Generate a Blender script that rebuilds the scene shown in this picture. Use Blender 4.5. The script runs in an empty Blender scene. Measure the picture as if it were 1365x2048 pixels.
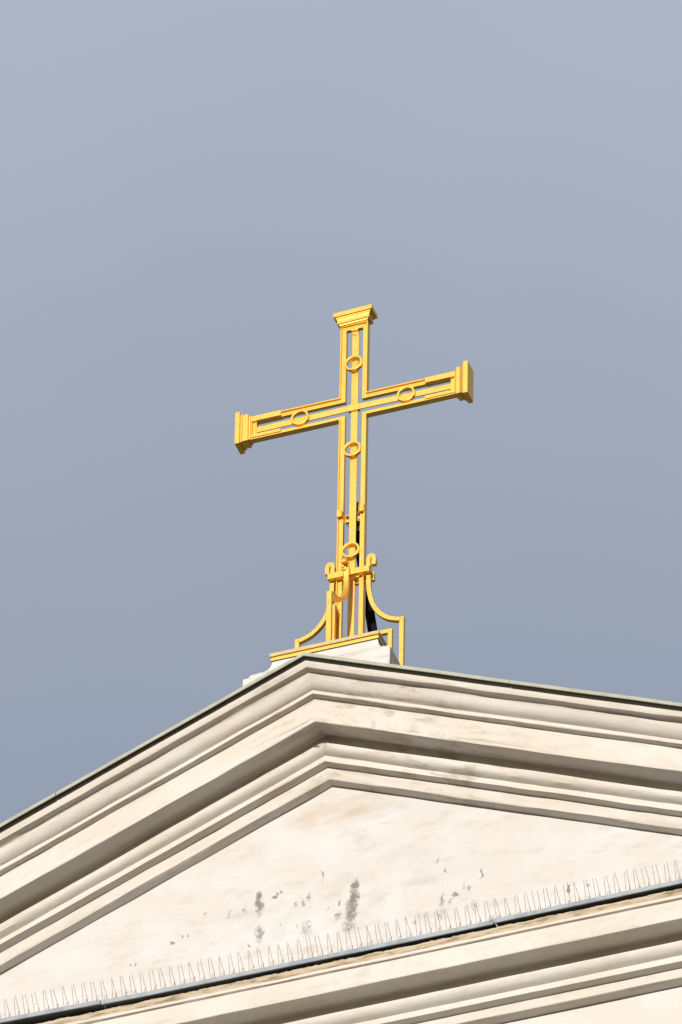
import bpy, bmesh, math, random
from mathutils import Vector, Matrix, noise
random.seed(7)
H = 42.76                      # height of the gable peak above the ground
scene = bpy.context.scene

# ------------------------------------------------------------------ camera
cam_d = bpy.data.cameras.new("camera"); cam = bpy.data.objects.new("camera", cam_d)
scene.collection.objects.link(cam); scene.camera = cam
cam_d.sensor_fit = 'HORIZONTAL'; cam_d.sensor_width = 24.0; cam_d.lens = 400.0
cam_d.clip_start = 1.0; cam_d.clip_end = 5000
Rv = Vector((0.94056738, 0.33932783, 0.01377036)); Uv = Vector((0.20823505, -0.60827929, 0.76592067))
Fv = Vector((-0.26827442, 0.71753253, 0.64278761))
m = Matrix((Rv, Uv, -Fv)).transposed().to_4x4()
m.translation = Vector((17.80482282, -47.05056161, -41.16106093 + H))
cam.matrix_world = m
scene.render.resolution_x = 682; scene.render.resolution_y = 1024

# ------------------------------------------------------------------ sky and sun
SUN_EL, SUN_AZ = math.radians(8), math.radians(-4)      # azimuth: negative = to the right of the facade's normal
world = bpy.data.worlds.new("World"); scene.world = world; world.use_nodes = True
wn = world.node_tree; wn.nodes.clear()
def N(t, typ, **kw):
    n = t.nodes.new(typ)
    for k, v in kw.items(): setattr(n, k, v)
    return n
out = N(wn, 'ShaderNodeOutputWorld'); bg = N(wn, 'ShaderNodeBackground'); bg.inputs[1].default_value = 0.1
sky = N(wn, 'ShaderNodeTexSky', sky_type='NISHITA', sun_disc=False)
sky.sun_elevation = SUN_EL; sky.sun_rotation = math.pi + SUN_AZ
tc = N(wn, 'ShaderNodeTexCoord'); sep = N(wn, 'ShaderNodeSeparateXYZ'); wn.links.new(tc.outputs['Generated'], sep.inputs[0])
nz = N(wn, 'ShaderNodeTexNoise'); nz.inputs['Scale'].default_value = 14; nz.inputs['Detail'].default_value = 3
wn.links.new(tc.outputs['Generated'], nz.inputs['Vector'])
ad = N(wn, 'ShaderNodeMath', operation='MULTIPLY_ADD'); ad.inputs[1].default_value = 0.035; wn.links.new(nz.outputs[0], ad.inputs[0]); wn.links.new(sep.outputs[2], ad.inputs[2])
ramp = N(wn, 'ShaderNodeValToRGB'); cr = ramp.color_ramp
cols = [(0.0, (1.5, 1.15, 0.7)), (0.35, (1.7, 1.6, 1.5)), (0.57, (2.2, 2.8, 3.9)), (0.612, (2.62, 3.22, 4.32)), (0.655, (3.36, 3.84, 4.72)), (0.70, (4.28, 4.84, 5.8)), (0.9, (4.6, 5.0, 5.8))]
cr.elements[0].position = 0; cr.elements[0].color = (*cols[0][1], 1)
cr.elements[1].position = cols[-1][0]; cr.elements[1].color = (*cols[-1][1], 1)
for p, c in cols[1:-1]:
    e = cr.elements.new(p); e.color = (*c, 1)
wn.links.new(ad.outputs[0], ramp.inputs[0])
mx = N(wn, 'ShaderNodeMix', data_type='RGBA'); mx.inputs[0].default_value = 0.97      # overcast cloud deck over the clear sky
wn.links.new(sky.outputs[0], mx.inputs[6]); wn.links.new(ramp.outputs[0], mx.inputs[7])
wn.links.new(mx.outputs[2], bg.inputs[0]); wn.links.new(bg.outputs[0], out.inputs[0])
sd = bpy.data.lights.new("sun", 'SUN'); sd.energy = 5.0; sd.angle = math.radians(0.53); sd.color = (1.0, 0.94, 0.87)
sun = bpy.data.objects.new("sun", sd); scene.collection.objects.link(sun)
sv = Vector((-math.sin(SUN_AZ)*math.cos(SUN_EL), -math.cos(SUN_AZ)*math.cos(SUN_EL), math.sin(SUN_EL)))
sun.rotation_euler = sv.to_track_quat('Z', 'Y').to_euler(); sun.location = (-20, -40, 60)
vs = scene.view_settings; vs.view_transform = 'Standard'; vs.look = 'None'; vs.exposure = 0.0; vs.gamma = 1.0

# ------------------------------------------------------------------ material helpers
def mat(name, rough=0.8, metal=0.0):
    mt = bpy.data.materials.new(name); mt.use_nodes = True
    b = mt.node_tree.nodes['Principled BSDF']; b.inputs['Roughness'].default_value = rough; b.inputs['Metallic'].default_value = metal
    return mt, mt.node_tree, b
def mth(t, op, a, b=None, c=None, clamp=False):
    n = N(t, 'ShaderNodeMath', operation=op); n.use_clamp = clamp
    for i, v in enumerate((a, b, c)):
        if v is None: continue
        if isinstance(v, (int, float)): n.inputs[i].default_value = v
        else: t.links.new(v, n.inputs[i])
    return n.outputs[0]
def mixc(t, f, a, b):
    n = N(t, 'ShaderNodeMix', data_type='RGBA')
    for i, v in ((0, f), (6, a), (7, b)):
        if isinstance(v, (int, float)): n.inputs[i].default_value = v
        elif isinstance(v, tuple): n.inputs[i].default_value = (*v, 1)
        else: t.links.new(v, n.inputs[i])
    return n.outputs[2]
def nse(t, vec, scale, detail=4, rough=0.6, stretch=None, off=(0, 0, 0)):
    mp = N(t, 'ShaderNodeMapping'); t.links.new(vec, mp.inputs[0])
    if stretch: mp.inputs['Scale'].default_value = stretch
    mp.inputs['Location'].default_value = off
    n = N(t, 'ShaderNodeTexNoise'); n.inputs['Scale'].default_value = scale; n.inputs['Detail'].default_value = detail; n.inputs['Roughness'].default_value = rough
    t.links.new(mp.outputs[0], n.inputs['Vector']); return n.outputs[0]
def rng(t, v, a, b, c=0.0, d=1.0, smooth=True):
    n = N(t, 'ShaderNodeMapRange', interpolation_type='SMOOTHSTEP' if smooth else 'LINEAR')
    t.links.new(v, n.inputs[0]); n.inputs[1].default_value = a; n.inputs[2].default_value = b; n.inputs[3].default_value = c; n.inputs[4].default_value = d
    return n.outputs[0]
def bump(t, b, h, strength=0.3, dist=0.002):
    n = N(t, 'ShaderNodeBump'); n.inputs['Strength'].default_value = strength; n.inputs['Distance'].default_value = dist
    t.links.new(h, n.inputs['Height']); t.links.new(n.outputs[0], b.inputs['Normal'])

CREAM = (0.60, 0.585, 0.56)
def plaster(name, base=CREAM, grime=0.5, streak=1.0, local=None, spots=(), ochre_holes=(), pgrime=(0.36, 0.29, 0.21), shear=0.0, cracks=False, cra=.3):
    mt, t, b = mat(name, 0.9)
    g = N(t, 'ShaderNodeNewGeometry').outputs['Position']
    mp = N(t, 'ShaderNodeMapping'); mp.inputs['Location'].default_value = (0, 0, -H); t.links.new(g, mp.inputs[0]); v = mp.outputs[0]
    # coordinates that run along the moulding: z' = z + p|x|
    s = N(t, 'ShaderNodeSeparateXYZ'); t.links.new(v, s.inputs[0])
    zz = mth(t, 'MULTIPLY_ADD', mth(t, 'ABSOLUTE', s.outputs[0]), shear, s.outputs[2])
    cb = N(t, 'ShaderNodeCombineXYZ'); t.links.new(s.outputs[0], cb.inputs[0]); t.links.new(s.outputs[1], cb.inputs[1]); t.links.new(zz, cb.inputs[2]); vv = cb.outputs[0]
    big = nse(t, vv, 2.2, 4, 0.6, (1.0, 1.0, 1.6)); med = nse(t, vv, 9, 5, 0.65, (0.55, 1, 1.5), (3, 1, 7)); stre = nse(t, vv, 6, 6, 0.7, (0.25, 4, 4), (9, 2, 1))
    fine = nse(t, v, 120, 4, 0.7)
    if local:
        lx, lr, lo = local
        d_ = mth(t, 'ABSOLUTE', mth(t, 'SUBTRACT', s.outputs[0], lx))
        grime = mth(t, 'MULTIPLY', rng(t, mth(t, 'ADD', d_, mth(t, 'MULTIPLY', big, 0.5)), lr*.35, lr*1.4, 1.0, lo), grime)
    c = mixc(t, rng(t, big, 0.35, 0.65), base, (base[0]*0.95, base[1]*0.92, base[2]*0.88))
    c = mixc(t, mth(t, 'MULTIPLY', rng(t, med, 0.50, 0.74), grime), c, (0.44, 0.39, 0.32))
    c = mixc(t, mth(t, 'MULTIPLY', mth(t, 'MULTIPLY', rng(t, stre, 0.52, 0.72), rng(t, big, 0.40, 0.60)), mth(t, 'MULTIPLY', grime, streak)), c, pgrime)
    c = mixc(t, mth(t, 'MULTIPLY', rng(t, nse(t, vv, 5, 5, 0.6, (0.6, 2, 2), (4, 4, 4)), 0.56, 0.70), mth(t, 'MULTIPLY', grime, 0.6*streak)), c, (0.62, 0.60, 0.57))
    c = mixc(t, rng(t, fine, 0.35, 0.7, 0.0, 0.16), c, (0.32, 0.29, 0.25))
    if cracks:
        w = N(t, 'ShaderNodeTexVoronoi', feature='DISTANCE_TO_EDGE'); w.inputs['Scale'].default_value = 3.2
        wob = N(t, 'ShaderNodeTexNoise'); wob.inputs['Scale'].default_value = 9; t.links.new(v, wob.inputs['Vector'])
        a2 = N(t, 'ShaderNodeVectorMath', operation='MULTIPLY_ADD'); t.links.new(wob.outputs[1], a2.inputs[0]); a2.inputs[1].default_value = (0.16,)*3; t.links.new(vv, a2.inputs[2])
        t.links.new(a2.outputs[0], w.inputs['Vector'])
        ck = mth(t, 'MULTIPLY', rng(t, w.outputs['Distance'], 0.0, 0.012, 1, 0), rng(t, nse(t, v, 1.7, 2, 0.5, None, (5, 5, 5)), 0.56, 0.62))
        c = mixc(t, mth(t, 'MULTIPLY', ck, cra), c, (0.22, 0.18, 0.14))
    wn_ = N(t, 'ShaderNodeTexNoise'); wn_.inputs['Scale'].default_value = 22; wn_.inputs['Detail'].default_value = 4; t.links.new(v, wn_.inputs['Vector'])
    wv_ = N(t, 'ShaderNodeVectorMath', operation='MULTIPLY_ADD'); t.links.new(wn_.outputs[1], wv_.inputs[0]); wv_.inputs[1].default_value = (0.07, 0, 0.07)
    w0_ = N(t, 'ShaderNodeVectorMath', operation='SUBTRACT'); t.links.new(v, w0_.inputs[0]); w0_.inputs[1].default_value = (0.035, 0, 0.035); t.links.new(w0_.outputs[0], wv_.inputs[2]); wv = wv_.outputs[0]
    def ell(x, z, rx, rz, soft=0.1):
        m2 = N(t, 'ShaderNodeMapping', vector_type='POINT'); t.links.new(wv, m2.inputs[0])
        m2.inputs['Scale'].default_value = (1/rx, 0, 1/rz); m2.inputs['Location'].default_value = (-x/rx, 0, -z/rz)
        l = N(t, 'ShaderNodeVectorMath', operation='LENGTH'); t.links.new(m2.outputs[0], l.inputs[0])
        return rng(t, l.outputs['Value'], soft, 1.25, 1, 0)
    if spots:
        tot = None
        for (x, z, rx, rz, a) in spots:
            e = mth(t, 'MULTIPLY', ell(x, z, rx, rz), a); tot = e if tot is None else mth(t, 'MAXIMUM', tot, e)
        sp = nse(t, v, 110, 6, 0.85, (1, 1, .5), (2, 2, 2))
        k = mth(t, 'ADD', mth(t, 'MULTIPLY', tot, 0.30), sp)
        msk = mth(t, 'ADD', mth(t, 'MULTIPLY', rng(t, k, 0.56, 0.80), rng(t, tot, 0.02, 0.30)), mth(t, 'MULTIPLY', mth(t, 'MULTIPLY', tot, tot), 0.12), clamp=True)
        c = mixc(t, mth(t, 'MULTIPLY', msk, 0.85), c, (0.14, 0.115, 0.085))
        # scattered pin-head specks in the middle of the wall
        sp2 = nse(t, v, 75, 5, 0.8, (1, 1, 0.6), (8, 3, 2)); area = mth(t, 'MULTIPLY', ell(0.15, -1.5, 1.25, 0.42, 0.2), rng(t, nse(t, v, 6, 3, 0.6), 0.44, 0.62))
        c = mixc(t, mth(t, 'MULTIPLY', mth(t, 'MULTIPLY', rng(t, sp2, 0.63, 0.74), area), 0.6), c, (0.16, 0.14, 0.115))
        c = mixc(t, mth(t, 'MULTIPLY', area, 0.22), c, (0.40, 0.365, 0.32))
    for (x, z, rx, rz, a, col) in ochre_holes:
        e = mth(t, 'MULTIPLY', mth(t, 'MULTIPLY', ell(x, z, rx, rz, 0.1), rng(t, med, 0.30, 0.60)), a)
        c = mixc(t, e, c, col)
    t.links.new(c, b.inputs['Base Color'])
    hh = mth(t, 'ADD', mth(t, 'MULTIPLY', fine, 0.35), mth(t, 'ADD', mth(t, 'MULTIPLY', med, 2.5), mth(t, 'MULTIPLY', stre, 0.8)))
    bump(t, b, hh, 0.45, 0.004)
    return mt

STAINS = [(-.438, -1.283, .028, .045, 1.15), (-.434, -1.345, .038, .085, 1.0), (-.43, -1.40, .030, .05, .6), (-.43, -1.555, .042, .085, .8), (.149, -1.348, .032, .05, 1.25), (.138, -1.44, .045, .10, 1.1),
    (.125, -1.53, .05, .12, .9), (.116, -1.63, .06, .07, .7), (-.132, -1.362, .026, .042, .8), (-.17, -1.40, .016, .034, .8), (-.215, -1.395, .018, .03, .6), (-.335, -1.302, .014, .028, .9), (-.311, -1.272, .011, .022, .9),
    (.048, -1.445, .017, .036, .8), (.043, -1.537, .03, .045, .75), (-.02, -1.47, .016, .022, .6), (-.149, -1.589, .05, .11, .5), (-.061, -1.209, .009, .022, .9), (-.055, -1.25, .008, .04, .5), (.909, -1.448, .011, .048, .9),
    (.832, -1.536, .018, .03, .8), (.802, -1.514, .011, .032, .8), (.751, -1.566, .028, .037, .95), (.72, -1.60, .02, .03, .7), (.668, -1.58, .022, .08, .65), (.662, -1.68, .04, .06, .5), (.693, -1.371, .014, .028, .8), (.641, -1.293, .011, .04, .7),
    (.866, -1.673, .042, .075, .5), (1.425, -1.693, .014, .06, .9), (1.541, -1.694, .02, .026, .8), (-.765, -1.319, .011, .022, .7), (-.958, -1.483, .017, .022, .9), (-.905, -1.46, .01, .03, .6),
    (-.859, -1.454, .01, .03, .7), (-.521, -1.359, .018, .04, .55), (-.618, -1.363, .013, .03, .6), (-.495, -1.61, .010, .02, .9), (-1.183, -1.574, .008, .017, .9), (-1.214, -1.574, .007, .012, .9),
    (-.201, -1.548, .016, .03, .6), (.482, -1.533, .013, .022, .6), (.507, -1.701, .03, .037, .4), (-.307, -1.514, .013, .02, .5)]
M_wall = plaster('tympanum_plaster', (0.59, 0.58, 0.572), 0.50, 0.12, None, STAINS, [(0.02, -.80, .42, .10, .55, (.44, .34, .22)), (-.45, -.93, .38, .07, .4, (.47, .40, .31)), (.55, -.86, .5, .05, .4, (.48, .47, .48)), (.55, -1.15, .5, .25, .12, (.40, .33, .26))])
M_rake = plaster('cornice_plaster', (0.62, 0.59, 0.54), 1.5, 1.0, (0.45, 1.1, 0.22), (), [(.0, -.405, .035, .014, 1.3, (.05, .04, .03)), (.05, -.420, .014, .012, 1.3, (.05, .04, .03)), (-.035, -.42, .02, .012, 1.3, (.05, .04, .03)), (.22, -.495, .014, .011, 1.3, (.06, .05, .04)), (-.12, -.455, .012, .010, 1.3, (.06, .05, .04))], shear=0.427, cracks=True, cra=0.22)  # dark ellipses paint the shade inside chipped holes along the bed mould
M_horiz = plaster('cornice_plaster_level', (0.615, 0.585, 0.535), 0.45, 1.0, None, (), [(1.453, -2.372, .013, .013, 1.5, (.03, .03, .02)), (1.615, -2.372, .014, .012, 1.5, (.03, .03, .02))])  # two dark ellipses painted as shaded holes, not modelled
M_low = plaster('lower_wall_plaster', (0.61, 0.595, 0.57), 0.15)
M_stone = plaster('pedestal_limewash', (0.60, 0.59, 0.575), 0.45)

def simple(name, col, col2, scale, rough, metal=0.0, lo=0.4, hi=0.65, bs=0.2, stretch=None, bd=0.002):
    mt, t, b = mat(name, rough, metal)
    g = N(t, 'ShaderNodeNewGeometry').outputs['Position']
    n = nse(t, g, scale, 5, 0.65, stretch)
    t.links.new(mixc(t, rng(t, n, lo, hi), col, col2), b.inputs['Base Color'])
    bump(t, b, n, bs, bd); return mt
M_flash = simple('grey_green_sheet_metal', (0.37, 0.375, 0.30), (0.30, 0.31, 0.25), 9, 0.55, 0.0)
M_zinc = simple('zinc_sheet', (0.32, 0.355, 0.375), (0.22, 0.25, 0.275), 7, 0.5, 0.15)
M_gap_shade = simple('black_gap_shade', (0.035, 0.030, 0.024), (0.12, 0.09, 0.055), 40, 0.95, 0, .5, .75, 0.8, None, 0.006)  # near-black colour that paints the shade of narrow gaps
M_brown = simple('weathered_render', (0.50, 0.42, 0.31), (0.22, 0.16, 0.09), 22, 0.95, 0, .42, .68, 0.7, (0.35, 2, 2.5), 0.004)
M_roof = simple('roof_sheet', (0.30, 0.32, 0.29), (0.22, 0.24, 0.22), 4, 0.6)
M_wire = simple('spike_steel', (0.07, 0.06, 0.06), (0.20, 0.14, 0.11), 60, 0.6, 0.2)
M_clearbase = simple('spike_base_plastic', (0.45, 0.45, 0.43), (0.35, 0.35, 0.33), 30, 0.5)
M_black = simple('dark_iron', (0.008, 0.008, 0.012), (0.011, 0.010, 0.015), 30, 0.9, 0.0, .4, .65, 0.02); M_black.node_tree.nodes['Principled BSDF'].inputs['Specular IOR Level'].default_value = 0.08
M_rust = simple('tarnished_gilding', (0.46, 0.30, 0.10), (0.08, 0.055, 0.035), 45, 0.7, 0.2, .42, .6)
M_bolt = simple('grey_bolt_steel', (0.05, 0.045, 0.06), (0.09, 0.08, 0.09), 60, 0.5, 0.4)
M_ground = simple('paving', (0.15, 0.108, 0.062), (0.11, 0.08, 0.045), 0.6, 0.9)

def gold(name, worn=0.5):
    mt, t, b = mat(name, 0.42, 0.85)
    g = N(t, 'ShaderNodeNewGeometry').outputs['Position']
    n1 = nse(t, g, 26, 6, 0.7); n2 = nse(t, g, 105, 4, 0.75, None, (4, 0, 0)); n3 = nse(t, g, 9, 4, 0.6, (1, 1, 0.4), (0, 7, 0))
    c = mixc(t, rng(t, n1, 0.35, 0.65), (0.95, 0.60, 0.13), (0.92, 0.56, 0.11))
    c = mixc(t, mth(t, 'MULTIPLY', rng(t, n2, 0.52, 0.68), worn), c, (0.46, 0.21, 0.03))
    c = mixc(t, mth(t, 'MULTIPLY', mth(t, 'MULTIPLY', rng(t, n3, 0.50, 0.70), rng(t, n2, 0.40, 0.60)), 0.22), c, (0.97, 0.74, 0.30))
    c = mixc(t, mth(t, 'MULTIPLY', rng(t, nse(t, g, 38, 6, 0.75, None, (1, 5, 2)), 0.60, 0.70), worn), c, (0.24, 0.11, 0.03))
    t.links.new(c, b.inputs['Base Color'])
    t.links.new(rng(t, n1, 0.3, 0.7, 0.40, 0.50), b.inputs['Roughness'])
    bump(t, b, mth(t, 'ADD', n2, mth(t, 'MULTIPLY', n1, 2.0)), 0.35, 0.001)
    return mt
M_gold = gold('gold_leaf', 0.16); M_gold_low = gold('speckled_gold_leaf', 0.5)
M_edge = simple('faded_gilt_edge', (0.56, 0.42, 0.20), (0.48, 0.36, 0.18), 40, 0.6, 0.2)

# ------------------------------------------------------------------ mesh helpers (coordinates: gable peak = origin)
def tag(o, label=None, cat=None, group=None, kind=None):
    if label: o['label'] = label
    if cat: o['category'] = cat
    if group: o['group'] = group
    if kind: o['kind'] = kind
    return o
def empty(name, loc):
    o = bpy.data.objects.new(name, None); scene.collection.objects.link(o); o.location = (loc[0], loc[1], loc[2]+H); o.empty_display_size = 0.2; return o
def link(name, bm, mats, parent=None, bevel=0, origin=None, smooth=False):
    """bm is in peak-relative coordinates; the object gets its own origin"""
    org = Vector(origin) if origin is not None else (Vector((parent.location.x, parent.location.y, parent.location.z-H)) if parent else Vector((0, 0, 0)))
    base = org
    pl = Vector((0, 0, 0))
    if parent:
        p = parent; acc = Vector((0, 0, 0))
        while p: acc += p.location; p = p.parent
        pl = acc - Vector((0, 0, H))
    for v in bm.verts: v.co -= base
    bmesh.ops.recalc_face_normals(bm, faces=bm.faces)
    me = bpy.data.meshes.new(name); bm.to_mesh(me); bm.free()
    for mm in (mats if isinstance(mats, (list, tuple)) else [mats]): me.materials.append(mm)
    if smooth:
        for p in me.polygons: p.use_smooth = True
    o = bpy.data.objects.new(name, me); scene.collection.objects.link(o)
    if parent: o.parent = parent; o.location = base - pl
    else: o.location = base + Vector((0, 0, H))
    if bevel:
        md = o.modifiers.new('bevel', 'BEVEL'); md.width = bevel; md.segments = 2; md.limit_method = 'ANGLE'
    return o
def box(bm, x0, x1, y0, y1, z0, z1, mi=0):
    vs_ = [bm.verts.new(p) for p in ((x0, y0, z0), (x1, y0, z0), (x1, y1, z0), (x0, y1, z0), (x0, y0, z1), (x1, y0, z1), (x1, y1, z1), (x0, y1, z1))]
    for f in ((0, 3, 2, 1), (4, 5, 6, 7), (0, 1, 5, 4), (1, 2, 6, 5), (2, 3, 7, 6), (3, 0, 4, 7)):
        fc = bm.faces.new([vs_[i] for i in f]); fc.material_index = mi
    return vs_
def frust(bm, x0, x1, y0, y1, z0, X0, X1, Y0, Y1, z1, mi=0):
    vs_ = [bm.verts.new(p) for p in ((x0, y0, z0), (x1, y0, z0), (x1, y1, z0), (x0, y1, z0), (X0, Y0, z1), (X1, Y0, z1), (X1, Y1, z1), (X0, Y1, z1))]
    for f in ((0, 3, 2, 1), (4, 5, 6, 7), (0, 1, 5, 4), (1, 2, 6, 5), (2, 3, 7, 6), (3, 0, 4, 7)):
        fc = bm.faces.new([vs_[i] for i in f]); fc.material_index = mi
def strip(bm, pts, thick, w0, w1, tf, thicks=None):
    """sweep a flat bar along pts (a,b) in a plane; w0..w1 is its extent across; tf maps (a,b,w) to xyz"""
    n = len(pts); rings = []
    P = [Vector(p) for p in pts]
    for i in range(n):
        if i == 0: d = (P[1]-P[0]).normalized(); nn = Vector((-d.y, d.x)); k = 1
        elif i == n-1: d = (P[-1]-P[-2]).normalized(); nn = Vector((-d.y, d.x)); k = 1
        else:
            d1 = (P[i]-P[i-1]).normalized(); d2 = (P[i+1]-P[i]).normalized()
            n1 = Vector((-d1.y, d1.x)); n2 = Vector((-d2.y, d2.x)); nn = (n1+n2).normalized(); k = 1/max(0.5, nn.dot(n1))
        h = (thicks[i] if thicks else thick)/2*k
        a = P[i]+nn*h; b = P[i]-nn*h
        rings.append([bm.verts.new(tf(a.x, a.y, w0)), bm.verts.new(tf(a.x, a.y, w1)), bm.verts.new(tf(b.x, b.y, w1)), bm.verts.new(tf(b.x, b.y, w0))])
    for i in range(n-1):
        for j in range(4):
            bm.faces.new([rings[i][j], rings[i][(j+1) % 4], rings[i+1][(j+1) % 4], rings[i+1][j]])
    bm.faces.new(rings[0]); bm.faces.new(rings[-1][::-1])
def smooth_path(pts, n=6):
    P = [Vector(p) for p in pts]; out_ = []
    for i in range(len(P)-1):
        p0 = P[max(i-1, 0)]; p1 = P[i]; p2 = P[i+1]; p3 = P[min(i+2, len(P)-1)]
        for k in range(n):
            t = k/n
            out_.append(0.5*((2*p1)+(-p0+p2)*t+(2*p0-5*p1+4*p2-p3)*t*t+(-p0+3*p1-3*p2+p3)*t*t*t))
    out_.append(P[-1]); return [(v.x, v.y) for v in out_]
def cyl(bm, c, axis, r, l, seg=14):
    ax = Vector(axis).normalized(); a = ax.orthogonal().normalized(); b = ax.cross(a); c = Vector(c)
    r0 = [bm.verts.new(c+(a*math.cos(2*math.pi*i/seg)+b*math.sin(2*math.pi*i/seg))*r) for i in range(seg)]
    r1 = [bm.verts.new(v.co+ax*l) for v in r0]
    for i in range(seg): bm.faces.new([r0[i], r0[(i+1) % seg], r1[(i+1) % seg], r1[i]])
    bm.faces.new(r0[::-1]); bm.faces.new(r1)

# ------------------------------------------------------------------ ground
bm = bmesh.new(); s = 2500
bm.faces.new([bm.verts.new(p) for p in ((-s, -s, 0), (s, -s, 0), (s, s, 0), (-s, s, 0))])
for v in bm.verts: v.co.z -= H
g = link('ground', bm, M_ground, origin=(0, 0, -H)); tag(g, 'pale paved ground far below the church gable', 'ground', kind='structure')

# ------------------------------------------------------------------ church building
PITCH = 0.427; HALF = 4.3
ZH = -2.09
church = empty('church_building', (0, 0.52, -H))
tag(church, 'cream plastered church gable with deep moulded cornices and stained triangular wall', 'church')
# raking cornice: vertical section (y, z) at the peak, from below the sheet edge down to the wall
RP = [(.038, .003), (.039, -.020), (.043, -.045), (.050, -.064), (.053, -.0685), (.068, -.0675), (.086, -.068), (.095, -.0705), (.101, -.077), (.106, -.090), (.112, -.107), (.121, -.124), (.134, -.138), (.150, -.1475), (.164, -.152), (.168, -.1535),
      (.160, -.1565), (.158, -.160), (.158, -.1815), (.162, -.184), (.197, -.1835), (.201, -.187), (.2035, -.22), (.204, -.27), (.205, -.32), (.205, -.345), (.208, -.350),
      (.25, -.352), (.30, -.350), (.332, -.345), (.343, -.330), (.352, -.305), (.375, -.295), (.398, -.305), (.405, -.35), (.398, -.385), (.375, -.400), (.345, -.402), (.334, -.405), (.333, -.4155), (.3345, -.424), (.338, -.436), (.347, -.449), (.362, -.459), (.386, -.4665),
      (.384, -.470), (.383, -.486), (.383, -.5075), (.4385, -.5095), (.443, -.54), (.449, -.565), (.453, -.5815), (.457, -.585), (.49, -.586), (.525, -.587)]
def wob(i, x, zz, amp, f=2.1, seed=0.0):
    """slow hand-worked unevenness along the moulding"""
    return amp*(noise.noise(Vector((x*f+seed, i*0.35, 3.3)))+0.5*noise.noise(Vector((x*f*3.3+seed, i*0.7, 8.1))))
def sweep(prof, side, x0, x1, step, pitch, zoff, amp, top_rag=0.0, seed=0.0):
    bm = bmesh.new(); n = max(2, int((x1-x0)/step)); prev = None
    for k in range(n+1):
        x = x0+(x1-x0)*k/n; row = []
        fade = min(1.0, 0.35+x/0.5) if pitch else 1
        for i, (y, z) in enumerate(prof):
            dy = wob(i, x*side, z, amp, 2.1, seed)*fade; dz = wob(i+40, x*side, z, amp, 2.1, seed)*fade
            if y > .515: dy = 0
            if top_rag and i == 1: dz += top_rag*(noise.noise(Vector((x*side*9, 1, 1)))+0.8*noise.noise(Vector((x*side*45, 4, 1))))
            row.append(bm.verts.new((x*side, y+dy, z+dz-pitch*x+zoff)))
        if prev:
            for i in range(len(prof)-1): bm.faces.new([prev[i], prev[i+1], row[i+1], row[i]])
        prev = row
    return bm
for side in (-1, 1):
    bm = sweep(RP, side, 0.0, HALF+.4, 0.03, PITCH, 0, 0.0042, seed=5.0)
    o = link('raking_cornice', bm, M_rake, church, origin=(0, .2, -.3), smooth=True)
    md = o.modifiers.new('es', 'EDGE_SPLIT'); md.split_angle = math.radians(32)
# mitre of the two halves shares noise at x = 0, so they meet.
# dark strip painting the gap's shade under the sheet edge, and the sheet edge itself (lengths with joints)
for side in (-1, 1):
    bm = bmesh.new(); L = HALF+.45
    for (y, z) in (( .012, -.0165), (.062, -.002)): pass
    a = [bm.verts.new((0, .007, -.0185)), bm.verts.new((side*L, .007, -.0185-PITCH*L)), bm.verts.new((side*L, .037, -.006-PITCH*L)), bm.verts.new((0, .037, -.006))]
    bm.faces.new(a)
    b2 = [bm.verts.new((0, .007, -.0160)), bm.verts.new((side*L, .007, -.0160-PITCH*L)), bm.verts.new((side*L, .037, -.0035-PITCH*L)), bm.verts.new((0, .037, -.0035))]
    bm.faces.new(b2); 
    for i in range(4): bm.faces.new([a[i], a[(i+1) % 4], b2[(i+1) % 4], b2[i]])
    link('sheet_edge_shade', bm, M_gap_shade, church, origin=(0, .02, 0))
    cuts = ([0, 1.496, 3.2, L] if side < 0 else [0, 1.245, 3.1, L])
    for q in range(len(cuts)-1):
        x0, x1 = cuts[q]+(0.003 if q else 0), cuts[q+1]
        bm = bmesh.new(); lift = 0.0 if q % 2 == 0 else -.0015
        sec = [(0, 0), (0, -.0225), (.004, -.0245), (.006, -.020), (.006, -.004), (1.7, -.004), (1.7, .0)]
        nseg = max(2, int((x1-x0)/.12)); prev = None
        for k in range(nseg+1):
            x = x0+(x1-x0)*k/nseg
            row = [bm.verts.new((x*side, y+lift+(0.0016*noise.noise(Vector((x*3*side, 1, 1))) if y < .1 else 0), z+lift+0.0018*noise.noise(Vector((x*2.2*side, 5, 1)))-PITCH*x)) for (y, z) in sec]
            if prev:
                for i in range(len(sec)): bm.faces.new([prev[i], prev[(i+1) % len(sec)], row[(i+1) % len(sec)], row[i]])
            else: first = row
            prev = row
        bm.faces.new(first); bm.faces.new(prev[::-1])
        link('sheet_metal_edge', bm, M_flash, church, origin=(side*(x0+x1)/2, .0, -PITCH*(x0+x1)/2))
# tympanum wall, with slight undulation
bm = bmesh.new(); nx, nzz = 120, 40
gridv = {}
for i in range(nx+1):
    x = -HALF+2*HALF*i/nx
    for j in range(nzz+1):
        z = -2.2+(2.2-.57-PITCH*abs(x)+.03)*j/nzz if -.57-PITCH*abs(x)+.03 > -2.2 else -2.2+.0001*j
        gridv[i, j] = bm.verts.new((x, .52+.0035*noise.noise(Vector((x*3, z*3, 0))), z))
for i in range(nx):
    for j in range(nzz): bm.faces.new([gridv[i, j], gridv[i+1, j], gridv[i+1, j+1], gridv[i, j+1]])
link('tympanum', bm, M_wall, church, origin=(0, .52, -1.5), smooth=True)
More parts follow.
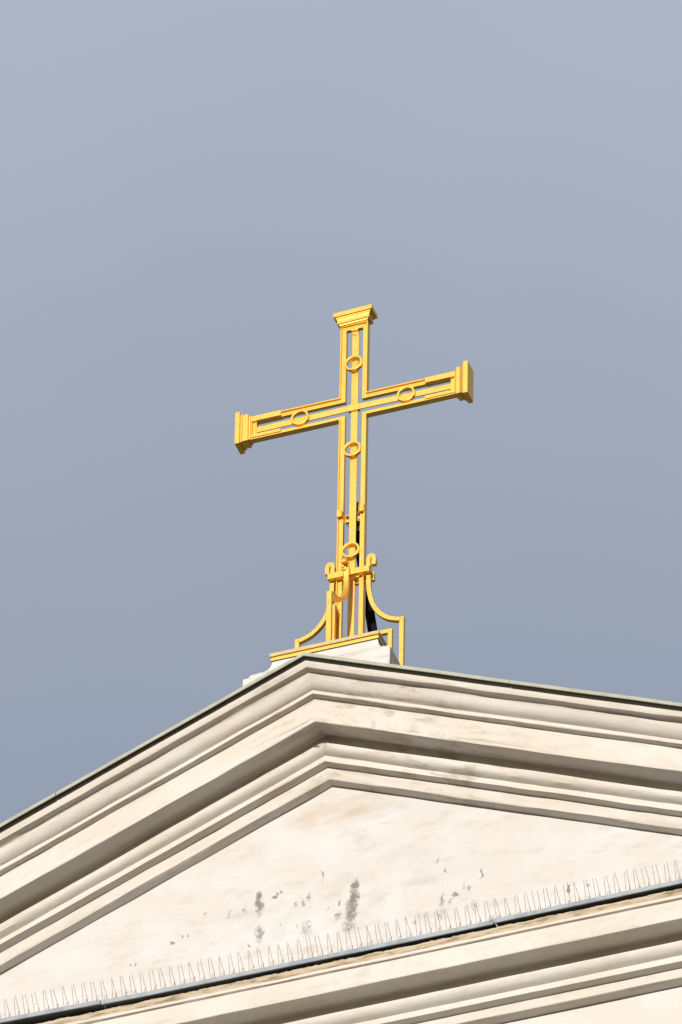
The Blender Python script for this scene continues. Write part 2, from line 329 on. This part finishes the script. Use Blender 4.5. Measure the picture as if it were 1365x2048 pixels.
# level cornice
ZL = -1.974
HPu = [(.245, -2.108), (.205, -2.120), (.203, -2.128), (.206, -2.140), (.211, -2.150), (.2125, -2.1605), (.218, -2.163)]
bm = sweep(HPu, 1, -HALF-.2, HALF+.2, 0.012, 0, 0, 0.0018, top_rag=0.008, seed=11)
o = link('weathered_top_moulding', bm, M_brown, church, origin=(0, .2, -2.15), smooth=True); md = o.modifiers.new('es', 'EDGE_SPLIT'); md.split_angle = math.radians(40)
HPm = [(.215, -2.1625), (.2055, -2.1635), (.203, -2.166), (.202, -2.1825), (.205, -2.185), (.224, -2.1868), (.2135, -2.192), (.212, -2.24), (.212, -2.319), (.215, -2.323), (.26, -2.3225), (.31, -2.322), (.335, -2.317), (.345, -2.302), (.354, -2.280), (.375, -2.27), (.398, -2.28), (.405, -2.32), (.398, -2.358), (.375, -2.373), (.345, -2.376), (.335, -2.379), (.333, -2.389),
       (.3345, -2.397), (.338, -2.409), (.347, -2.422), (.362, -2.432), (.388, -2.4405), (.386, -2.444), (.384, -2.46), (.384, -2.4845), (.4385, -2.4865), (.443, -2.51), (.447, -2.532), (.448, -2.5425), (.452, -2.546), (.49, -2.547), (.525, -2.547)]
bm = sweep(HPm, 1, -HALF-.2, HALF+.2, 0.03, 0, 0, 0.0022, seed=21)
o = link('level_cornice', bm, M_horiz, church, origin=(0, .3, -2.35), smooth=True); md = o.modifiers.new('es', 'EDGE_SPLIT'); md.split_angle = math.radians(32)
bm = bmesh.new(); box(bm, -HALF-.2, HALF+.2, .235, .56, -2.20, -2.100); link('gap_shade_core', bm, M_gap_shade, church, origin=(0, .4, -2.15))  # near-black core, shade of the gap under the sill sheet painted in
# zinc sill sheet on the level cornice: sloping top, folded front, lapped at joints
def zfl(x): return -2.081+(0.024*min(1, (-1.0-x)/.9) if x < -1.0 else 0)-0.004*math.sin(x*1.3)
cuts = [-HALF-.25, -3.4, -1.245, 1.10, 3.3, HALF+.25]
for q in range(len(cuts)-1):
    bm = bmesh.new(); x0, x1 = cuts[q], cuts[q+1]-.004; lift = (0.004 if q % 2 else 0.0); n = max(2, int((x1-x0)/.08)); prev = None
    sec = [(.178, 0), (.178, -.0265), (.183, -.029), (.185, -.0245), (.185, -.004), (.519, .026), (.519, .030)]
    for k in range(n+1):
        x = x0+(x1-x0)*k/n; w = 0.0020*noise.noise(Vector((x*2.7, 2, 2)))
        row = [bm.verts.new((x, y-lift+(w if y < .2 else 0), z+zfl(x)+lift*.7+w)) for (y, z) in sec]
        if prev:
            for i in range(len(sec)): bm.faces.new([prev[i], prev[(i+1) % len(sec)], row[(i+1) % len(sec)], row[i]])
        else: first = row
        prev = row
    bm.faces.new(first); bm.faces.new(prev[::-1])
    link('zinc_sill_sheet', bm, M_zinc, church, origin=((x0+x1)/2, .18, -2.08))
# wall below, church body and roof
bm = bmesh.new(); box(bm, -HALF+.35, HALF-.35, .522, .9, -H, -2.50); link('front_wall', bm, M_low, church, origin=(0, .7, -H))
bm = bmesh.new()
for xs in (-1, 1): box(bm, min(xs*(HALF-.35), xs*(HALF-.85)), max(xs*(HALF-.35), xs*(HALF-.85)), .902, 22, -H, -2.45)
box(bm, -HALF+.352, HALF-.352, 22.0, 22.5, -H, -2.45)
link('side_wall', bm, M_low, church, origin=(0, 11, -H))
for side in (-1, 1):
    bm = bmesh.new(); L = HALF+.3
    a = [(0, .53, -.012), (side*L, .53, -.012-PITCH*L), (side*L, 22.6, -.012-PITCH*L), (0, 22.6, -.012)]
    v1 = [bm.verts.new(p) for p in a]; v2 = [bm.verts.new((p[0], p[1], p[2]-.12)) for p in a]
    bm.faces.new(v1); bm.faces.new(v2[::-1])
    for i in range(4): bm.faces.new([v1[i], v1[(i+1) % 4], v2[(i+1) % 4], v2[i]])
    link('roof', bm, M_roof, church, origin=(side*L/2, 10, -1))
bm = bmesh.new()
bm.faces.new([bm.verts.new(p) for p in ((-HALF, 22.3, -2.4), (HALF, 22.3, -2.4), (0, 22.3, -.2))])
bm.faces.new([bm.verts.new(p) for p in ((-HALF, 22.35, -2.4), (0, 22.35, -.2), (HALF, 22.35, -2.4))])
link('rear_gable', bm, M_low, church, origin=(0, 22.3, -2))

# ------------------------------------------------------------------ pedestal
YC = .755
ped = empty('stone_pedestal', (0, YC, -.02))
tag(ped, 'whitewashed stepped stone block straddling the roof ridge under the gold cross', 'pedestal')
def rough(o, amp, scale, cuts=5):
    me = o.data; bm = bmesh.new(); bm.from_mesh(me)
    bmesh.ops.subdivide_edges(bm, edges=bm.edges[:], cuts=cuts, use_grid_fill=True)
    for v in bm.verts:
        n = noise.noise_vector(v.co*scale)+0.5*noise.noise_vector(v.co*scale*3.1); v.co += n*amp
    bm.to_mesh(me); bm.free()
bm = bmesh.new()      # necking below the gilded plate: straight fillet then a hollow flare
prof = [(.325, .280), (.326, .262), (.331, .240), (.338, .222), (.346, .208), (.355, .196), (.360, .186)]
prev = None
for (hw, z) in prof:
    e = hw-.325
    row = [bm.verts.new(p) for p in ((-hw, .345-e, z), (hw, .345-e, z), (hw, 1.165+e, z), (-hw, 1.165+e, z))]
    if prev:
        for i in range(4): bm.faces.new([prev[i], prev[(i+1) % 4], row[(i+1) % 4], row[i]])
    else: bm.faces.new(row)
    prev = row
bm.faces.new(prev[::-1])
o = link('neck_block', bm, M_stone, ped, bevel=.003)
bm = bmesh.new(); frust(bm, -.432, .430, .262, 1.25, .143, -.385, .372, .312, 1.20, .1895); box(bm, -.432, .430, .262, 1.25, -.25, .1428)
o = link('base_block', bm, M_stone, ped, bevel=.006); 
me = o.data; rough(o, .0035, 14, 8)
bm = bmesh.new(); box(bm, -.472, -.4335, .27, 1.2, -.30, .1305); frust(bm, -.455, -.4335, .275, 1.2, .131, -.437, -.4335, .28, 1.19, .141)
o = link('mortar_step', bm, M_stone, ped, bevel=.004); rough(o, .003, 18, 6)
bm = bmesh.new(); box(bm, .4315, .450, .80, 1.22, -.25, .08); o = link('broken_render', bm, M_stone, ped, bevel=.004); rough(o, .006, 22, 6)

# ------------------------------------------------------------------ gold cross
cross = empty('rooftop_cross', (0, YC, .333))
tag(cross, 'gilded openwork metal cross with rings and scroll brackets on the gable peak', 'cross')
ZP = .333; ZC = 2.451; ARM = .73
# plate
bm = bmesh.new(); box(bm, -.3355, .3355, .330, 1.18, .309, .333); link('base_plate', bm, M_edge, cross, bevel=.002)
bm = bmesh.new(); box(bm, -.331, .331, .337, 1.173, .2835, .3055); link('lower_plate', bm, M_gold, cross, bevel=.002)
bm = bmesh.new(); box(bm, -.327, .327, .342, 1.168, .2805, .3089); link('packing_layer', bm, M_gap_shade, cross)
# outer frame: angle bars following the outline of a cross, lip turned forward at the outer edge
WO = .086; WI = .0525; LIP = .0065; YF = .735; YB = .776
E_ = ARM-.088        # where the frame runs into the end caps
outl = [(-WO, ZP-ZC+.0005), (-WO, -WO), (-E_, -WO), (-E_, WO), (-WO, WO), (-WO, E_), (WO, E_), (WO, WO), (E_, WO), (E_, -WO), (WO, -WO), (WO, ZP-ZC+.0005)]
def inset(pts, d):
    P = [Vector(p) for p in pts]; r = []
    for i in range(len(P)):
        if i == 0: dd = (P[1]-P[0]).normalized(); n_ = Vector((dd.y, -dd.x)); r.append(P[0]+n_*d)
        elif i == len(P)-1: dd = (P[-1]-P[-2]).normalized(); n_ = Vector((dd.y, -dd.x)); r.append(P[-1]+n_*d)
        else:
            d1 = (P[i]-P[i-1]).normalized(); d2 = (P[i+1]-P[i]).normalized(); n1 = Vector((d1.y, -d1.x)); n2 = Vector((d2.y, -d2.x))
            r.append(P[i]+(n1+n2)*d)
    return r
def band(bm, pts, d0, d1, y0, y1):
    A = inset(pts, d0); B = inset(pts, d1); n = len(pts); R = []
    for a, b in zip(A, B):
        R.append([bm.verts.new((a.x, y0, a.y+ZC)), bm.verts.new((b.x, y0, b.y+ZC)), bm.verts.new((b.x, y1, b.y+ZC)), bm.verts.new((a.x, y1, a.y+ZC))])
    for i in range(n-1):
        for j in range(4): bm.faces.new([R[i][j], R[i][(j+1) % 4], R[i+1][(j+1) % 4], R[i+1][j]])
    bm.faces.new(R[0]); bm.faces.new(R[-1][::-1])
bm = bmesh.new(); band(bm, outl, 0, LIP, YF, YB); band(bm, outl, LIP+.0002, WO-WI, YF+.014, YB-.001)
for v in bm.verts:
    w = noise.noise_vector(Vector((v.co.x*1.3, 0, v.co.z*1.1)))*.002; v.co.x += w.x; v.co.z += w.z if v.co.z > ZP+.1 else 0
link('outline_frame', bm, M_gold, cross, bevel=.0012)
# splice plates at the arm ends
def splice(x0, x1, z0, z1):
    bm = bmesh.new(); box(bm, x0, x1, YF-.003, YB+.002, z0, z1); link('splice_plate', bm, M_gold, cross, bevel=.0015)
for sx, a in ((-1, .452), (1, .452)):
    for sz in (1, -1):
        xs = sorted((sx*a, sx*(E_-.0005))); zs = sorted((ZC+sz*(WO+.003), ZC+sz*(WI-.001)))
        if sz < 0: zs = sorted((ZC-(WO-.012), ZC-(WI-.001)))
        splice(xs[0], xs[1], zs[0], zs[1])
# centre bands
bm = bmesh.new()
strip(bm, [(0, ZP+.001)]+[(0.0035*noise.noise(Vector((0, 0, z*1.5))), z) for z in [ZP+.2*k for k in range(1, 14)]]+[(0, ZC+E_-.03)], .0425, .764, .772, lambda a, b, w: (a, w, b))
link('vertical_band', bm, M_gold_low, cross, bevel=.001)
bm = bmesh.new(); strip(bm, [(-E_+.03, ZC-.004), (-.4, ZC-.001), (-.2, ZC), (0, ZC+.003), (.2, ZC), (.45, ZC-.001), (E_-.03, ZC-.001)], .040, .755, .7635, lambda a, b, w: (a, w, b)); link('horizontal_band', bm, M_gold, cross, bevel=.001)
bm = bmesh.new(); box(bm, -.036, .034, .7505, .777, ZC-.0215, ZC+.0245); link('crossing_sleeve', bm, M_gold, cross, bevel=.002)
bm = bmesh.new(); cyl(bm, (0, .757, ZC+E_-.052), (0, 1, 0), .020, .0068, 20); box(bm, -.022, .022, .745, .772, ZC+E_-.045, ZC+E_-.025); link('band_end_lug', bm, M_gold, cross, bevel=.001)
# rings
def ring(x, z, r=.0560, t=.0125, y0=.731, y1=.7545):
    bm = bmesh.new(); seg = 48; R = []
    for i in range(seg):
        a = 2*math.pi*i/seg; c, s_ = math.cos(a), math.sin(a)
        R.append([bm.verts.new((x+c*r, y0, z+s_*r)), bm.verts.new((x+c*r, y1, z+s_*r)), bm.verts.new((x+c*(r-t), y1, z+s_*(r-t))), bm.verts.new((x+c*(r-t), y0, z+s_*(r-t)))])
    for i in range(seg):
        for j in range(4): bm.faces.new([R[i][j], R[i][(j+1) % 4], R[(i+1) % seg][(j+1) % 4], R[(i+1) % seg][j]])
    link('ring', bm, M_gold, cross, bevel=.0015, origin=(x, YC, z))
for (x, z) in ((0, ZC+.333), (.333, ZC), (-.333, ZC), (0, ZC-.333)): ring(x, z)
ring(0, 1.343)
# end caps: slab, hollow, fillet, collar (s = distance from the outer end)
def cap(ax):
    bm = bmesh.new()
    rows = [(0, .1215, .0525), (.029, .1215, .0525), (.0305, .103, .038), (.033, .103, .038), (.0335, .1105, .0445), (.037, .110, .044), (.047, .103, .038), (.056, .098, .035), (.0565, .101, .0385), (.0775, .101, .0385), (.078, .088, .026), (.080, .088, .026), (.0805, .092, .031), (.0885, .090, .0285)]
    prev = None
    for k, (s_, h, d) in enumerate(rows):
        a = ARM-s_; row = []
        for (u, w) in ((-1, -1), (1, -1), (1, 1), (-1, 1)):
            y = YC+w*d; hh = u*h
            p = {'r': (a, y, ZC+hh), 'l': (-a, y, ZC-hh), 't': (hh, y, ZC+a)}[ax]
            row.append(bm.verts.new(p))
        if prev:
            for i in range(4): bm.faces.new([prev[i], prev[(i+1) % 4], row[(i+1) % 4], row[i]])
        else: bm.faces.new(row)
        prev = row
    bm.faces.new(prev[::-1])
    if ax == 't':   # the top cap sits a little askew
        for v in bm.verts: v.co.z += v.co.x*.035
    link('end_cap', bm, M_gold, cross, bevel=.0022, origin={'r': (ARM, YC, ZC), 'l': (-ARM, YC, ZC), 't': (0, YC, ZC+ARM)}[ax])
for ax in 'rlt': cap(ax)
# scroll brackets (four ways) and the square inner braces
latp = smooth_path([(.143, 1.202), (.1445, 1.225), (.1435, 1.250), (.1385, 1.267), (.1285, 1.273), (.117, 1.267), (.1115, 1.250), (.111, 1.225), (.111, 1.17), (.1125, 1.10), (.1155, 1.03), (.124, .97), (.143, .897), (.178, .832), (.222, .785), (.268, .758), (.322, .741)], 5)
frp = smooth_path([(.125, 1.160), (.124, 1.178), (.116, 1.192), (.100, 1.198), (.086, 1.190), (.078, 1.172), (.074, 1.145), (.070, 1.10), (.070, 1.04), (.083, .972), (.118, .905), (.172, .843), (.232, .802), (.288, .780), (.341, .758)], 5)
def bracket(kind, path, endr, ztop, thick=.026, wid=.0265, name='scroll_bracket'):
    bm = bmesh.new(); h = wid/2
    tf = {'r': lambda a, b, w: (a, YC+w, b), 'l': lambda a, b, w: (-a, YC+w, b), 'f': lambda a, b, w: (w, YC-a, b), 'b': lambda a, b, w: (w, YC+a, b)}[kind]
    full = list(path)
    full[-1] = (endr-thick/2, ztop-thick/2)
    strip(bm, full+[(endr-thick/2, ZP+.0005)], thick, -h, h, tf, None)
    link(name, bm, M_gold_low, cross, bevel=.0015)
for k in 'rl': bracket(k, latp, .3355, .757)
bracket('f', frp, .359, .770, wid=.031)
for k in 'rl': bracket(k, [(.0865, .676), (.251, .676)], .264, .686, name='inner_brace')
bm = bmesh.new(); strip(bm, [(.022, .877), (.084, .877), (.084, ZP+.0005)], .026, -.091, -.060, lambda a, b, w: (w, YC-a, b)); link('inner_brace', bm, M_gold_low, cross, bevel=.0015)
# lower clamp
bm = bmesh.new(); box(bm, -.130, .130, .706, .7345, 1.131, 1.173); cl = link('front_clamp_bar', bm, M_gold_low, cross, bevel=.0025)
bm = bmesh.new(); box(bm, -.134, .134, .782, .806, 1.118, 1.178); link('rear_clamp_bar', bm, M_gold_low, cross, bevel=.0025)
for sx in (-1, 1):
    bm = bmesh.new(); cyl(bm, (sx*.124, .7347, 1.150), (0, 1, 0), .008, .047); link('clamp_bolt', bm, M_gold_low, cross, origin=(sx*.124, .75, 1.15))
bm = bmesh.new(); cyl(bm, (-.012, .640, 1.150), (0, 1, 0), .0085, .066); cyl(bm, (-.012, .655, 1.150), (0, 1, 0), .020, .0155, 6); link('hexagonal_nut', bm, M_gold_low, cross, bevel=.0015)
# upper clamp with two bolts
for sx, dz in ((-1, -.004), (1, .004)):
    bm = bmesh.new(); z0 = 1.610+dz
    x0, x1 = sorted((sx*.058, sx*.085)); box(bm, x0-.0, x1, .722, .7345, z0, z0+.052)
    x0, x1 = sorted((sx*.057, sx*.0515)); box(bm, x0, x1, .722, .795, z0+.002, z0+.046)
    x0, x1 = sorted((sx*.0518, sx*.024)); box(bm, x0, x1, .782, .790, z0-.004, z0+.050)
    c_ = link('hooked_clamp', bm, M_gold, cross, bevel=.002, origin=(sx*.07, .73, z0))
    bm = bmesh.new(); cyl(bm, (sx*.036, .7735, z0+.026), (0, 1, 0), .0115, .008, 8); link('bolt', bm, M_bolt, c_, origin=(sx*.036, .78, z0+.03))
bm = bmesh.new(); box(bm, -.052, .060, .7905, .805, 1.60, 1.66); cyl(bm, (-.036, .800, 1.578), (0, 0, 1), .006, .03); link('clamp_backing_bar', bm, M_rust, cross, bevel=.002)
# stay bar running down and backwards to the ridge
def stay(y0, z0, y1, z1, xw0, xw1, t, mt, name):
    bm = bmesh.new(); d = Vector((0, y1-y0, z1-z0)).normalized(); n_ = Vector((0, -d.z, d.y))*t/2
    vs_ = []
    for (y, z, xw) in ((y0, z0, xw0), (y1, z1, xw1)):
        for (sx, sn) in ((-1, -1), (1, -1), (1, 1), (-1, 1)): vs_.append(bm.verts.new(Vector((sx*xw, y, z))+n_*sn))
    for f in ((0, 1, 2, 3), (7, 6, 5, 4), (0, 4, 5, 1), (1, 5, 6, 2), (2, 6, 7, 3), (3, 7, 4, 0)): bm.faces.new([vs_[i] for i in f])
    link(name, bm, mt, cross, bevel=.002)
stay(.815, 1.765, .845, 1.56, .028, .028, .014, M_rust, 'stay_head')
stay(.842, 1.565, 1.72, -.01, .028, .028, .016, M_black, 'stay_bar')

# ------------------------------------------------------------------ bird spikes
lab = 'thin steel bird-spike strip standing on the zinc sill below the triangular wall'
grp = 'bird-spike strips along the level cornice'
PIT = .0588; NU = 8
def spike_strip(x0):
    r = empty('bird_spike_strip', (x0, .205, zfl(x0+.2)+.0045)); tag(r, lab, 'bird spikes', grp)
    zb = zfl(x0+.2)+.0045
    bm = bmesh.new(); box(bm, x0+.004, x0+PIT*NU-.004, .192, .222, zb, zb+.004); link('plastic_base', bm, M_clearbase, r)
    for u in range(NU):
        xb = x0+PIT*(u+.3)
        for (dx, th, L) in ((0, 21, .130), (.030, 50, .129), (.006, -24, .068), (.020, -8, .055)):
            th = math.radians(th+random.gauss(0, 2.4)); L *= random.uniform(.96, 1.03); xl = random.gauss(0, .0034)
            if random.random() < .05: xl += random.uniform(-.012, .012)
            x = xb+dx; zs = zfl(x)-zfl(x0+.2)
            p0 = Vector((x, .206, zb+.003+zs)); p1 = Vector((x+xl, .206-math.sin(th)*L, zb+.003+zs+math.cos(th)*L))
            bm = bmesh.new(); cyl(bm, p0, p1-p0, .00115, (p1-p0).length, 5)
            link('wire', bm, M_wire, r, origin=p0)
x = -2.32
while x < 2.5:
    spike_strip(x); x += PIT*NU
# bits of straw caught at a joint of the sill
bm = bmesh.new()
for k in range(7):
    p0 = Vector((1.10+random.uniform(-.03, .05), .178, zfl(1.1)-.012)); d = Vector((random.uniform(-.6, 1), -.2, random.uniform(.1, 1))).normalized()
    cyl(bm, p0, d, .0012, random.uniform(.02, .05), 4)
M_straw = simple('straw', (.42, .30, .15), (.30, .2, .1), 30, .9)
tag(link('straw_wisp', bm, M_straw, origin=(1.1, .178, -2.09)), 'dry straw wisp caught in a joint of the zinc sill', 'straw')
